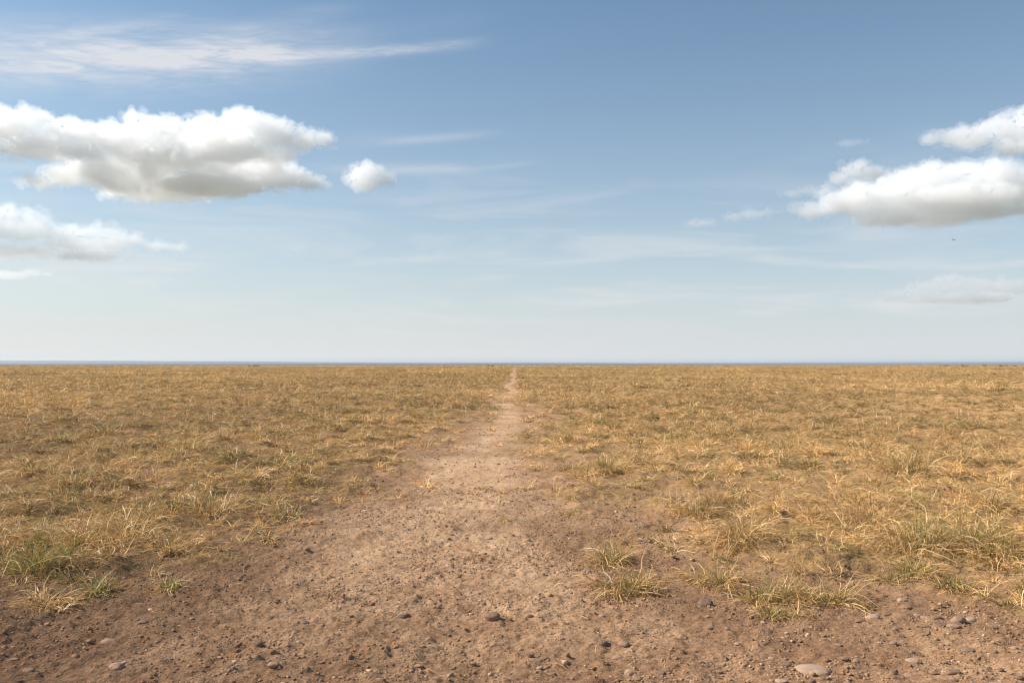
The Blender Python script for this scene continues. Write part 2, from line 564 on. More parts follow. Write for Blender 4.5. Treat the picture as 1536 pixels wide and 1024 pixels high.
# little sprigs on the trodden soil
x, y = scatter(3.6, 30.0, 9.0, rng, path_sprigs, half=0.3, pad=1.5)
k = len(x)
V, F, C = tuft_field(x, y, rng.uniform(0.025, 0.085, k), rng.uniform(0.006, 0.02, k), 16, np.full(k, 0.65),
                     0.0018 + 0.0004 * y, 3, rng, flat=0.2)
o = mesh_obj('short_grass', V, F, M_GREEN)
add_color(o, 'tint', C)
tag(o, 'tiny olive sprigs of grass dotted over the bare trodden track', 'grass', kind='stuff')

# loose straw lying on the soil
def litter_mask(x, y):
    g = grassiness(x, y)
    p = 0.35 + 0.8 * fbm2(x * 0.8, y * 0.8, 3, 51)
    return np.clip(0.08 + 1.0 * np.clip(p + 0.3 * g, 0, 1) * (0.10 + g), 0, 1)


parts = []
for (a, b, dens, L0, wd, sg) in [(3.0, 7.5, 260.0, 0.080, 0.0028, 5), (7.5, 16.0, 140.0, 0.11, 0.0050, 4), (16.0, 34.0, 40.0, 0.15, 0.010, 3), (34.0, 80.0, 5.0, 0.30, 0.022, 2)]:
    x, y = scatter(a, b, dens, rng, litter_mask)
    n = len(x)
    z = hfast(x, y) + rng.uniform(0.002, 0.016, n)
    cols = pick(STRAW, n, rng, 0.18)
    parts.append(blades(np.stack([x, y, z], 1), rng.uniform(0, 2 * PI, n), L0 * np.exp(rng.normal(-0.15, 0.55, n)),
                        rng.uniform(-0.05, 0.55, n), rng.uniform(0.2, 1.6, n), rng.normal(0, 1.3, n),
                        wd * rng.uniform(0.5, 1.3, n), cols, sg, hfast, None, rng))
V, F, C = join(parts)
o = mesh_obj('loose_straw', V, F, M_BLADE)
add_color(o, 'tint', C)
tag(o, 'broken dry straws strewn loose over soil and grass', 'straw', kind='stuff')
print('straw faces', len(F))


# ---------------------------------------------------------------- prominent tufts
def one_tuft(loc, rad, hgt, green, count, seed, label, group, width):
    rg = np.random.default_rng(seed)
    root = empty('grass_tuft', (loc[0], loc[1], float(hfast(np.array([loc[0]]), np.array([loc[1]]))[0])))
    tag(root, label, 'grass tuft', group)
    gx, gy, gz = root.location

    def floor_fn(x, y):
        return hfast(x + gx, y + gy) - gz

    nr = int(rg.integers(4, 9))
    ra, rr_ = rg.uniform(0, 2 * PI, nr), rad * 0.50 * np.sqrt(rg.random(nr))
    roots = np.stack([rr_ * np.cos(ra) * 1.2, rr_ * np.sin(ra)], 1)
    roots[0] = 0

    def make(n, pal, tippal, name, mat, Lk, spread, el, drp, wk):
        r = rad * 0.26 * np.sqrt(rg.random(n))
        a0 = rg.uniform(0, 2 * PI, n)
        q = rg.integers(0, len(roots), n)
        x, y = roots[q, 0] * spread / 0.42 + r * np.cos(a0), roots[q, 1] * spread / 0.42 + r * np.sin(a0)
        a0 = np.where(rg.random(n) < 0.5, a0, np.arctan2(y, x))
        z = floor_fn(x, y) - 0.005
        az = a0 + rg.normal(0, 0.55, n)
        L = (hgt * 0.80 + rad * 0.62) * Lk * rg.uniform(0.25, 1.3, n)
        elev = np.clip(rg.normal(el, 0.36, n), 0.1, 1.5)
        v, f, c = blades(np.stack([x, y, z], 1), az, L, elev, rg.uniform(*drp, n), rg.normal(0, 0.7, n),
                         width * wk * rg.uniform(0.6, 1.4, n), pick(pal, n, rg), 6, floor_fn, pick(tippal, n, rg), rg)
        ob = mesh_obj(name, v, f, mat, root)
        add_color(ob, 'tint', c)
    ng = int(count * green)
    dead = np.array([(0.36, 0.235, 0.11), (0.46, 0.31, 0.15), (0.28, 0.18, 0.09)])
    make(count - ng, STRAW, STRAW, 'dry_blades', M_BLADE, 1.0, 0.50, 0.62, (0.9, 2.9), 1.15)
    make(max(ng, 12), np.concatenate([GREEN, OLIVE[:2]]), OLIVE, 'green_blades', M_GREEN, 0.62, 0.36, 0.98, (0.3, 1.6), 1.05)
    make(int(count * 0.5), dead, STRAW, 'dead_thatch', M_BLADE, 0.55, 0.62, 0.35, (0.4, 1.6), 0.9)
    return root


# px, py of the foot in the photograph, width px, height px, greenness, label
TUFTS = [
    (26, 868, 130, 96, 0.80, 'lush green tuft at the left edge of the view, greenest of all'),
    (100, 828, 150, 60, 0.22, 'broad shaggy straw tuft just behind the lush green left-edge tuft'),
    (172, 812, 150, 50, 0.18, 'sprawling straw tuft at the right end of the shaggy left-hand mass'),
    (232, 832, 110, 30, 0.16, 'flattened straw tuft where the left-hand grass meets bare soil'),
    (136, 895, 66, 50, 0.75, 'small bright green tuft alone on bare soil, front left'),
    (98, 878, 60, 24, 0.60, 'low green tuft just left of the small bright green one, front left'),
    (44, 920, 100, 34, 0.25, 'thin straggly straw tuft on bare soil, nearest tuft in the left corner'),
    (256, 886, 66, 34, 0.60, 'small olive tuft isolated on the soil left of the track'),
    (302, 782, 110, 44, 0.40, 'rounded olive and straw tuft with dark shaded foot left of the track'),
    (424, 778, 66, 22, 0.55, 'short golden-green tuft closest to the track on its left side'),
    (104, 744, 66, 28, 0.35, 'compact straw tuft above the shaggy mass on the far left'),
    (38, 722, 80, 26, 0.35, 'low olive tuft at the left edge, behind the compact straw one'),
    (275, 678, 64, 28, 0.28, 'spiky straw tuft with a black shaded hollow, middle distance left'),
    (226, 668, 60, 24, 0.50, 'olive tuft just left of the spiky straw tuft, middle distance'),
    (92, 666, 60, 18, 0.55, 'dark olive tuft in the middle distance at the far left'),
    (150, 655, 70, 20, 0.50, 'wide olive tuft beyond the dark one, middle distance left'),
    (430, 714, 60, 16, 0.40, 'low gold tuft midway between the left edge and the track'),
    (540, 720, 36, 12, 0.45, 'tiny gold tuft on the soil at the left rim of the track'),
    (912, 716, 92, 42, 0.35, 'upright golden tuft standing out on the right rim of the track'),
    (850, 704, 60, 14, 0.55, 'flat olive tuft between the track and the upright golden one'),
    (1146, 822, 150, 56, 0.20, 'wide pale tuft with long curling straws, right of centre'),
    (1046, 778, 90, 24, 0.40, 'low olive tuft up-left of the wide pale curling one'),
    (996, 792, 36, 14, 0.60, 'tiny bright tuft on the soil between track and pale curling tuft'),
    (915, 852, 130, 40, 0.35, 'ragged olive patch-like tuft on open soil right of the track'),
    (950, 890, 130, 46, 0.40, 'ragged tuft just in front of the olive patch-like tuft'),
    (1078, 878, 120, 44, 0.32, 'golden tuft growing right behind the dark half-buried stone'),
    (1150, 905, 130, 46, 0.48, 'drooping green and straw tuft right of the dark half-buried stone'),
    (1168, 925, 90, 26, 0.55, 'low green tuft in front of the drooping green and straw one'),
    (1252, 904, 130, 54, 0.40, 'leaning tuft with a dark shaded foot, nearest tuft front right'),
    (1176, 700, 70, 28, 0.55, 'dense green cushion of grass below the reddish tuft, middle right'),
    (1190, 682, 84, 36, 0.22, 'bushy reddish straw tuft in the middle distance at right'),
    (1214, 702, 50, 18, 0.60, 'small dark green tuft at the right foot of the green cushion'),
    (1312, 688, 92, 38, 0.25, 'domed reddish straw tuft with black shaded right side'),
    (1388, 716, 120, 40, 0.48, 'large olive tuft with long straws trailing to the right'),
    (1452, 700, 90, 34, 0.20, 'pale wispy tuft beyond the large olive trailing one'),
    (1160, 726, 44, 16, 0.60, 'little bright olive tuft in front of the green cushion'),
    (1064, 722, 60, 16, 0.40, 'low gold tuft halfway between upright golden tuft and green cushion'),
    (1352, 800, 150, 60, 0.18, 'tall straw tuft at the back of the big right-hand mass'),
    (1410, 838, 160, 74, 0.50, 'dense olive tuft in the middle of the big right-hand mass'),
    (1482, 842, 150, 76, 0.52, 'dark green shaggy tuft at the right end of the big mass'),
    (1530, 850, 120, 60, 0.45, 'green tuft cut by the right edge of the view'),
    (1380, 868, 110, 36, 0.52, 'low green fringe of grass along the front of the big mass'),
    (1446, 888, 90, 24, 0.58, 'short bright green tuft on soil below the big right-hand mass'),
    (1300, 770, 130, 46, 0.20, 'spreading straw tuft left of the tall one, right-hand field'),
    (1240, 790, 100, 32, 0.28, 'flattened straw tuft beside the spreading one, right-hand field'),
    (1508, 776, 90, 36, 0.25, 'curly straw tuft near the right edge, above the big mass'),
    (1040, 802, 0, 0, 0, ''),
]
for i, (px, py, w, h, g, lab) in enumerate(TUFTS):
    if not lab:
        continue
    x, y = on_ground(px, py)
    d = math.hypot(x, y)
    rad = w * 0.5 * d / FPX
    hh = max(0.40 * h, h - 0.5 * w * CAM_H / d) * d / FPX
    cnt = int(np.interp(w, [30, 60, 100, 160], [90, 190, 360, 620]))
    one_tuft((x, y + rad * 0.6), rad * 1.0, hh * 0.95, g * (1.0 if g > 0.57 else 0.75), cnt, 100 + i, lab, 'grass tufts standing out of the sward', 0.0024 + 0.00028 * d)

# darker distant tussocks, dots on the plain (a handful of meshes shared by many copies)
protos = []
for v in range(7):
    rg = np.random.default_rng(300 + v)
    n = 150
    a0 = rg.uniform(0, 2 * PI, n)
    r = 0.30 * np.sqrt(rg.random(n))
    base = np.stack([r * np.cos(a0) * 1.7, r * np.sin(a0), np.full(n, -0.01)], 1)
    cols = np.where((rg.random(n) < 0.80)[:, None], pick(OLIVE, n, rg) * 0.48, pick(STRAW, n, rg) * 0.5)  # olive growth and its shaded sides painted together as dark tones
    vv, ff, cc = blades(base, a0 + rg.normal(0, 0.8, n), rg.uniform(0.10, 0.30, n), np.clip(rg.normal(1.0, 0.4, n), 0.1, 1.5),
                        rg.uniform(0.2, 1.6, n), rg.normal(0, 0.5, n), rg.uniform(0.012, 0.03, n), cols, 3, None, None, rg)
    vv[:, 2] = np.maximum(vv[:, 2], -0.02)
    protos.append((vv, ff, cc))
pm = []
for v, (vv, ff, cc) in enumerate(protos):
    o = mesh_obj('tussock', vv, ff, M_GREEN, link=False)
    add_color(o, 'tint', cc)
    pm.append(o.data)
    bpy.data.objects.remove(o)
rg = np.random.default_rng(77)
tx, ty = scatter(15.0, 190.0, 0.045, rg, lambda x, y: grassiness(x, y) * np.clip(0.3 + 1.3 * fbm2(x * 0.05, y * 0.08, 2, 61), 0.04, 1) * np.interp(y, [15, 40, 100, 190], [1, 0.8, 0.35, 0.16]), half=0.62, pad=0)
order = np.argsort(ty)[:290]
tx, ty = tx[order], ty[order]
tz = hfast(tx, ty)
for i in range(len(tx)):
    o = bpy.data.objects.new('tussock', pm[i % 7])
    COL.objects.link(o)
    s = rg.uniform(0.5, 1.3) * np.interp(ty[i], [15, 40, 190], [0.6, 1.0, 2.2])
    o.location = (tx[i], ty[i], tz[i])
    o.scale = (s, s, s * rg.uniform(0.40, 0.85) * np.interp(ty[i], [15, 190], [0.9, 0.5]))
    o.rotation_euler = (0, 0, rg.normal(0, 0.35))
    tag(o, 'small dark olive tussock dotting the straw-coloured plain in the distance', 'tussock', 'distant tussocks dotting the plain')


# ---------------------------------------------------------------- stones, pebbles, crumbs
def icosphere(sub):
    import bmesh
    bm = bmesh.new()
    bmesh.ops.create_icosphere(bm, subdivisions=sub, radius=1.0)
    v = np.array([p.co[:] for p in bm.verts])
    f = np.array([[q.index for q in p.verts] for p in bm.faces])
    bm.free()
    return v, f


ICO3, ICO1, ICO4, ICO2 = icosphere(3), icosphere(1), icosphere(4), icosphere(2)


def stone_mesh(name, seed, mat, lump=0.18, sub=ICO3, chip=True):
    v, f = sub
    v = v.copy()
    n = fbm3(v * 1.1 + seed * 3.7, 3, seed)
    v = v * (1 + lump * n)[:, None]
    if chip:
        rg = np.random.default_rng(seed)
        for _ in range(8):        # a few worn flat faces
            d = rg.normal(0, 1, 3)
            d /= np.linalg.norm(d)
            lim = rg.uniform(0.72, 0.92)
            over = np.maximum(0, v @ d - lim)
            v = v - over[:, None] * d[None] * 0.8
    v = v * (1 + 0.02 * fbm3(v * 7, 2, seed + 5))[:, None]
    o = mesh_obj(name, v, f, mat, smooth=True, link=False)
    me = o.data
    bpy.data.objects.remove(o)
    return me


def place_stone(name, me, px, py, w, h, rz, label, group, sink=0.28, tilt=0.0):
    """py is the middle of the stone as seen; w, h its seen width and height in pixels"""
    x, y = on_ground(px, py + h * 0.35)
    d = math.sqrt(x * x + y * y + CAM_H ** 2)
    rx = w * 0.5 * d / FPX
    rzv = h * 0.5 * d / FPX
    slope = CAM_H / d
    ry = rx * 0.78
    # seen half-height = sqrt((rz cos)^2 + (ry sin)^2) for an ellipsoid
    rr = max(rzv ** 2 - (ry * slope) ** 2, (0.28 * rx) ** 2)
    rzz = math.sqrt(rr) / math.sqrt(1 - slope ** 2)
    o = bpy.data.objects.new(name, me)
    COL.objects.link(o)
    z = float(height(np.array([x]), np.array([y]))[0])
    o.location = (x, y, z + rzz * (1 - 2 * sink) * 0.9)
    o.scale = (rx * 1.03, ry, rzz * 1.1)
    o.rotation_euler = (tilt, tilt * 0.5, rz)
    tag(o, label, 'stone' if name == 'stone' else 'pebble', group)
    return o


STONES = [
    (739, 925, 23, 15, 0, 'egg-shaped brown stone sitting alone in the middle of the track'),
    (1058, 892, 25, 16, 2, 'dark brown half-buried stone at the foot of the golden tuft'),
    (1220, 988, 46, 17, 1, 'large flat pale oval stone, biggest of all, front right'),
    (1309, 916, 19, 10, 1, 'grey-tan stone in the shade beside the leaning front right tuft'),
    (163, 961, 19, 10, 3, 'flat pinkish stone, upper one of two close together, front left'),
    (175, 1001, 21, 11, 3, 'flat pinkish stone, lower one of two close together, front left'),
    (387, 968, 14, 10, 2, 'small dark stone at the left side of the track'),
    (936, 961, 17, 10, 3, 'pinkish stone at the top of a trio, front centre right'),
    (928, 979, 18, 10, 3, 'pale pink stone in the middle of a trio, front centre right'),
    (946, 1001, 19, 13, 1, 'tan stone at the bottom of a trio, front centre right'),
    (988, 1001, 20, 9, 0, 'flat brown stone just right of the trio, front centre right'),
    (904, 961, 14, 10, 2, 'reddish dark stone up-left of the trio, front centre right'),
    (1437, 921, 21, 11, 3, 'pinkish flat stone, upper of a pair on bare soil at right'),
    (1431, 932, 18, 8, 3, 'pinkish flat stone, lower of a pair on bare soil at right'),
    (1353, 892, 13, 8, 1, 'pale pebble just below the big right-hand grass mass'),
    (1369, 985, 17, 8, 1, 'small pale oval stone on bare soil right of the biggest one'),
    (1452, 967, 19, 9, 0, 'brown flat stone on bare soil near the right edge'),
    (1427, 1000, 22, 10, 0, 'brown flat stone at the bottom right, left of the corner slab'),
    (1496, 1019, 34, 12, 3, 'long pinkish slab of stone in the bottom right corner'),
    (1455, 919, 14, 7, 1, 'thin pale stone right of the pinkish pair, at right'),
    (1178, 984, 18, 9, 0, 'brown stone just left of the biggest flat pale one'),
    (824, 843, 12, 7, 3, 'small reddish stone at the right rim of the track'),
    (839, 856, 10, 6, 1, 'small pale stone below the reddish one at the track rim'),
    (601, 921, 13, 8, 2, 'dark pebble on the track left of the egg-shaped stone'),
    (410, 980, 11, 8, 2, 'dark pebble just right of the small dark stone, left of track'),
    (411, 998, 17, 9, 3, 'reddish flat stone near the bottom, left of the track'),
    (816, 984, 14, 8, 0, 'brown stone near the bottom, right of the egg-shaped one'),
    (457, 936, 10, 7, 2, 'tiny dark pebble left of the track above the dark pair'),
]
smeshes = [[stone_mesh('stone', 10 + 4 * v + c, M_STONES[c], 0.20 if v else 0.12) for v in range(4)] for c in range(4)]
big_pale = stone_mesh('stone', 91, M_STONES[1], 0.10, ICO4, False)
for i, (px, py, w, h, c, lab) in enumerate(STONES):
    me = smeshes[c][i % 4]
    if i == 2:
        me = big_pale
    place_stone('stone', me, px, py, w, h, random.uniform(-0.4, 0.4), lab, 'stones lying on the bare soil',
                sink=0.24 if i == 0 else 0.38, tilt=0.0 if i in (0, 2) else random.uniform(-0.25, 0.25))

PEB = [(60, 936, 8, 5), (71, 936, 8, 5), (446, 935, 7, 5), (134, 960, 8, 5), (186, 998, 9, 5), (20, 985, 12, 5), (42, 1003, 14, 6), (214, 936, 12, 5),
       (610, 921, 9, 5), (587, 921, 7, 5), (796, 983, 9, 6), (809, 996, 10, 5), (807, 917, 7, 5), (903, 918, 8, 5), (1001, 999, 9, 6), (1062, 920, 8, 5),
       (1065, 937, 9, 5), (1091, 938, 8, 5), (1146, 978, 8, 5), (1157, 979, 9, 5), (1268, 983, 11, 6), (1285, 986, 12, 6), (1364, 1001, 14, 6),
       (1390, 916, 16, 6), (1362, 906, 12, 6), (1376, 914, 12, 5), (1404, 919, 14, 6), (1412, 929, 16, 5), (1385, 930, 16, 5), (1346, 931, 12, 5),
       (1402, 999, 10, 5), (1331, 913, 12, 5), (1290, 921, 14, 6), (1480, 972, 8, 4), (1490, 933, 10, 4), (1525, 968, 14, 5), (1530, 1010, 12, 6),
       (1172, 1018, 18, 7), (1270, 1016, 12, 6), (985, 925, 7, 4), (1154, 840, 10, 6), (1100, 905, 9, 5), (820, 985, 8, 5), (600, 975, 9, 5),
       (664, 968, 9, 5), (628, 992, 13, 6), (623, 1004, 10, 4), (740, 1005, 9, 4), (513, 1010, 10, 5), (345, 1000, 9, 5), 
       (330, 985, 9, 4), (288, 932, 8, 4), (330, 918, 9, 4), (256, 857, 8, 5), (358, 866, 6, 4), (460, 823, 12, 6), (595, 873, 10, 5),
       (680, 790, 6, 4), (690, 745, 6, 4), (735, 800, 8, 4), (552, 785, 6, 4), (510, 868, 7, 4), (1020, 752, 7, 4), (1010, 830, 8, 4), (960, 805, 8, 4),
       (1125, 985, 8, 5), (1050, 985, 9, 5), (1078, 996, 11, 5), (1106, 958, 8, 4), (1235, 945, 8, 4), (1200, 950, 7, 4), (1258, 960, 9, 4), (1320, 958, 8, 4)]
rg = np.random.default_rng(8)
for _ in range(190):
    yy = 1024 - 200 * rg.random() ** 1.5
    xx = rg.uniform(0, 1536) if rg.random() < 0.6 else rg.uniform(1000, 1536)
    s = np.exp(rg.normal(1.60, 0.33)) * (0.6 + 0.4 * (yy - 800) / 224)
    PEB.append((xx, yy, s, s * rg.uniform(0.5, 0.7)))
for i, (px, py, w, h) in enumerate(PEB):
    c = int(rg.choice([0, 0, 1, 2, 3, 3]))
    place_stone('pebble', smeshes[c][i % 4], px, py, w, h, rg.uniform(-0.7, 0.7),
                'small worn pebble, one of many scattered on the bare brown soil', 'pebbles scattered on the bare soil', sink=rg.uniform(0.2, 0.42), tilt=rg.normal(0, 0.15))


def crumbs(name, dens_zones, size_mu, size_sig, mat, label, category, accept, seed, flat=(0.4, 0.9)):
    rg = np.random.default_rng(seed)
    v1, f1 = ICO1
    variants = [v1 * (1 + 0.38 * fbm3(v1 * 1.6 + 9.3 * k, 2, 50 + k))[:, None] for k in range(16)]
    VS = np.array(variants)
    X, Y, S = [], [], []
    for (a, b, dens, k) in dens_zones:
        x, y = scatter(a, b, dens, rg, accept)
        X.append(x)
        Y.append(y)
        S.append(np.exp(rg.normal(size_mu, size_sig, len(x))) * k)
    x, y, s = np.concatenate(X), np.concatenate(Y), np.concatenate(S)
    s = np.minimum(s, 0.016)
    n = len(x)
    z = height(x, y)
    T = VS[rg.integers(0, 16, n)]                       # n,12,3
    a = rg.uniform(0, 2 * PI, n)
    sc = np.stack([s * rg.uniform(0.8, 1.5, n), s * rg.uniform(0.6, 1.1, n), s * rg.uniform(*flat, n)], 1)
    T = T * sc[:, None, :]
    ca, sa = np.cos(a)[:, None], np.sin(a)[:, None]
    xr = T[:, :, 0] * ca - T[:, :, 1] * sa
    yr = T[:, :, 0] * sa + T[:, :, 1] * ca
    P = np.stack([xr + x[:, None], yr + y[:, None], T[:, :, 2] + z[:, None] + sc[:, 2:3] * 0.25], -1).reshape(-1, 3)
    F = (f1[None] + (np.arange(n) * 12)[:, None, None]).reshape(-1, 3)
    o = mesh_obj(name, P, F, mat)
    tag(o, label, category, kind='stuff')
    print(name, n)


def crumb_mask(x, y):
    g = grassiness(x, y)
    p = 0.45 + 0.9 * fbm2(x * 1.3, y * 1.3, 3, 81) + 0.4 * fbm2(x * 5, y * 5, 2, 82)
    return np.clip(p, 0.06, 1) * (1 - 0.75 * g)


crumbs('soil_crumbs', [(3.0, 5.5, 2900, 0.95), (5.5, 9.0, 1200, 1.2), (9.0, 18.0, 160, 1.9), (18.0, 30.0, 20, 2.6)], math.log(0.0036), 0.52, M_CRUMB,
       'loose crumbs and clods of dry reddish soil strewn over the track', 'soil', crumb_mask, 15)



# ---------------------------------------------------------------- far shrubs and a bird
def shrub(px, w, h, dist, label, seed):
    rg = np.random.default_rng(seed)
    x = (px - 768) / FPX * dist
    z = float(hfast(np.array([x]), np.array([dist]))[0])
    root = empty('shrub', (x, dist, z))
    tag(root, label, 'shrub', 'far shrubs along the edge of the plain')
    W, H = w * dist / FPX, 0.62 * h * dist / FPX
    n = 420
    lobes = rg.normal(0, 1, (7, 3)) * np.array([W * 0.22, W * 0.2, H * 0.10]) + np.array([0, 0, H * 0.60])
    c = lobes[rg.integers(0, 7, n)]
    d = rg.normal(0, 1, (n, 3))
    d /= np.linalg.norm(d, axis=1)[:, None]
    p = c + d * (rg.random((n, 1)) ** 0.4) * np.array([W * 0.2, W * 0.2, H * 0.34])
    p[:, 2] = np.maximum(p[:, 2], 0.08)
    s = 0.22 * H
    a, b = rg.normal(0, 1, (n, 3)) * s, rg.normal(0, 1, (n, 3)) * s * 0.6
    V = np.stack([p - a, p - b, p + a, p + b], 1).reshape(-1, 3)
    V[:, 2] = np.maximum(V[:, 2], 0.02)
    F = np.arange(4 * n).reshape(-1, 4)
    m = M_LEAF
    mesh_obj('foliage', V, F, m, root)
    stems = []
    for k in range(5):
        t = lobes[k] * np.array([1, 1, 0.9])
        r0, r1 = 0.06, 0.02
        ring = []
        for (cx, cy, cz, r) in ((t[0] * 0.15, t[1] * 0.15, -0.05, r0), (t[0] * 0.6, t[1] * 0.6, t[2] * 0.5, (r0 + r1) / 2), (t[0], t[1], t[2], r1)):
            ring += [(cx + r * math.cos(q * PI / 3), cy + r * math.sin(q * PI / 3), cz) for q in range(6)]
        stems.append(np.array(ring))
    SV = np.concatenate(stems)
    SF = []
    for k in range(5):
        for l in range(2):
            for q in range(6):
                o = k * 18 + l * 6
                SF.append((o + q, o + (q + 1) % 6, o + 6 + (q + 1) % 6, o + 6 + q))
    mesh_obj('stems', SV, SF, M_BARK, root)


M_LEAF, t = new_mat('shrub_leaf')
r_ = t.n('ShaderNodeNewGeometry').outputs['Random Per Island']
b_ = t.n('ShaderNodeBsdfDiffuse', {'Color': t.mix(r_, rgb(0.17, 0.165, 0.100), rgb(0.30, 0.26, 0.16))})
t.n('ShaderNodeOutputMaterial', {0: b_.outputs[0]})
M_BARK, t = new_mat('shrub_bark')
n_ = t.noise(t.n('ShaderNodeTexCoord').outputs['Object'], 14.0, 3.0)
b_ = t.n('ShaderNodeBsdfDiffuse', {'Color': t.mix(n_, rgb(0.08, 0.055, 0.04), rgb(0.16, 0.12, 0.09))})
t.n('ShaderNodeOutputMaterial', {0: b_.outputs[0]})
for i, (px, w, h, dist, lab) in enumerate([
        (1420, 9, 3.0, 330, 'tiny dark shrub on the rim of the plain, leftmost of the right-hand row'),
        (1447, 13, 3.6, 345, 'wider dark shrub, second from the left in the right-hand row on the rim'),
        (1475, 11, 4.0, 340, 'dark shrub, third from the left in the right-hand row on the rim'),
        (1505, 12, 3.6, 350, 'low spreading shrub, fourth from the left in the right-hand row on the rim'),
        (1521, 8, 2.6, 335, 'smallest shrub, last of the row, closest to the right edge'),
        (385, 9, 3.4, 330, 'lone dark shrub on the rim of the plain to the left of the track'),
        (374, 6, 2.4, 325, 'very small dark shrub just left of the lone one, left of the track'),
        (735, 9, 2.6, 290, 'low dark shrub on the rim close to where the track vanishes')]):
    shrub(px, w, h, dist, lab, 500 + i)


def make_bird():
    d = direction(1429.5, 359.5)
    D = 165.0
    loc = Vector((0, 0, CAM_H)) + d * D
    v, f = ICO3
    v = v.copy()
    taper = 1 - 0.55 * np.abs(v[:, 0]) ** 1.5
    body = v * np.array([0.20, 0.055, 0.055]) * np.stack([np.ones(len(v)), taper, taper], 1)
    m, t = new_mat('bird_plumage')
    n = t.noise(t.n('ShaderNodeTexCoord').outputs['Object'], 9.0, 3.0)
    b = t.n('ShaderNodeBsdfDiffuse', {'Color': t.mix(n, rgb(0.05, 0.045, 0.045), rgb(0.12, 0.105, 0.095))})
    t.n('ShaderNodeOutputMaterial', {0: b.outputs[0]})
    V = [body]
    F = [f]
    off = len(v)
    # wings raised in a shallow V, a wedge tail, a short bill: one continuous set of thin shells rooted in the body
    for s in (-1, 1):
        st = [(0.10, 0.0, 0.01), (0.06, 0.20, 0.10), (-0.04, 0.42, 0.13), (-0.08, 0.20, 0.085), (-0.09, 0.0, 0.0)]
        w = np.array([(x, s * y, z) for (x, y, z) in st] + [(x, s * y, z - 0.012) for (x, y, z) in st])
        V.append(w)
        F.append(np.array([(0, 1, 3), (0, 3, 4), (1, 2, 3), (5, 8, 6), (5, 9, 8), (6, 8, 7), (0, 5, 6), (0, 6, 1), (1, 6, 7), (1, 7, 2), (2, 7, 8), (2, 8, 3), (3, 8, 9), (3, 9, 4)]) + off)
        off += 10
    w = np.array([(-0.16, 0.02, 0.0), (-0.16, -0.02, 0.0), (-0.33, 0.06, 0.0), (-0.33, -0.06, 0.0), (-0.25, 0, 0.02), (-0.16, 0, 0.025),
                  (0.17, 0.02, 0.01), (0.17, -0.02, 0.01), (0.17, 0, 0.035), (0.26, 0, 0.005)])
    V.append(w)
    F.append(np.array([(0, 2, 4), (0, 4, 5), (1, 5, 4), (1, 4, 3), (2, 3, 4), (0, 1, 3), (0, 3, 2), (6, 7, 9), (6, 9, 8), (7, 8, 9)]) + off)
    o = mesh_obj('bird', np.concatenate(V), np.concatenate(F), m)
    o.location = loc
    o.rotation_euler = (math.radians(35), math.radians(-30), math.radians(70))
    tag(o, 'tiny dark bird flying alone below the big right-hand cloud', 'bird')


make_bird()

# ---------------------------------------------------------------- clouds
SUN_EL, SUN_AZ = math.radians(38), math.radians(-84)      # azimuth from +Y, clockwise: the sun stands at the left
SUN_DIR = Vector((math.sin(SUN_AZ) * math.cos(SUN_EL), math.cos(SUN_AZ) * math.cos(SUN_EL), math.sin(SUN_EL)))


def cloud_material(name, density, aniso=0.35, color=(0.905, 0.918, 0.975)):
    m, t = new_mat(name)
    v = t.n('ShaderNodeVolumeScatter', {'Color': rgb(*color), 'Density': density, 'Anisotropy': aniso})
    t.n('ShaderNodeOutputMaterial', {1: v.outputs[0]})
    m.cycles.homogeneous_volume = True
    return m


def cloud_shell(name, balls, D, org, voxel_px, mat, seed, grow, rough, ragged, flat):
    """one closed skin of vapour: balls fused, then roughened at several scales"""
    k = D / FPX
    v, f = ICO2
    V = np.concatenate([v * np.maximum(r + grow * k, 1.2 * k) + c for (c, r) in balls])
    F = np.concatenate([f + i * len(v) for i in range(len(balls))])
    o = mesh_obj(name, V - org, F, mat)
    md = o.modifiers.new('r', 'REMESH')
    md.mode = 'VOXEL'
    md.voxel_size = voxel_px * k
    md.adaptivity = 0
    dg = bpy.context.evaluated_depsgraph_get()
    me = bpy.data.meshes.new_from_object(o.evaluated_get(dg))
    o.modifiers.clear()
    o.data = me
    me.materials.clear()
    me.materials.append(mat)
    n = len(me.vertices)
    P = np.empty(n * 3, dtype=np.float32)
    me.vertices.foreach_get('co', P)
    N = np.empty(n * 3, dtype=np.float32)
    me.vertex_normals.foreach_get('vector', N)
    P, N = P.reshape(-1, 3).astype(np.float64), N.reshape(-1, 3).astype(np.float64)
    q = (P + org) / k                      # in units of seen size so that the detail suits the distance
    disp = 4.5 * fbm3(q / 22.0, 2, seed, 0.5, True) + 3.6 * fbm3(q / 9.0 + 5, 3, seed + 3, 0.6, True) - 1.5
    disp = disp + ragged * 3.0 * fbm3(q / 5.0, 3, seed + 9, 0.65)
    amp = np.where(N[:, 2] < 0, 1.0 + N[:, 2] * (1 - flat), 1.0)
    P = P + N * (disp * amp * rough * k)[:, None]
    P[:, 0] += k * rough * 2.5 * ragged * fbm3(q / 7.0 + 40, 2, seed + 20)
    P[:, 2] += k * rough * 1.5 * ragged * fbm3(q / 6.0 + 80, 2, seed + 25)
    me.vertices.foreach_set('co', P.astype(np.float32).ravel())
    me.update()
    return o


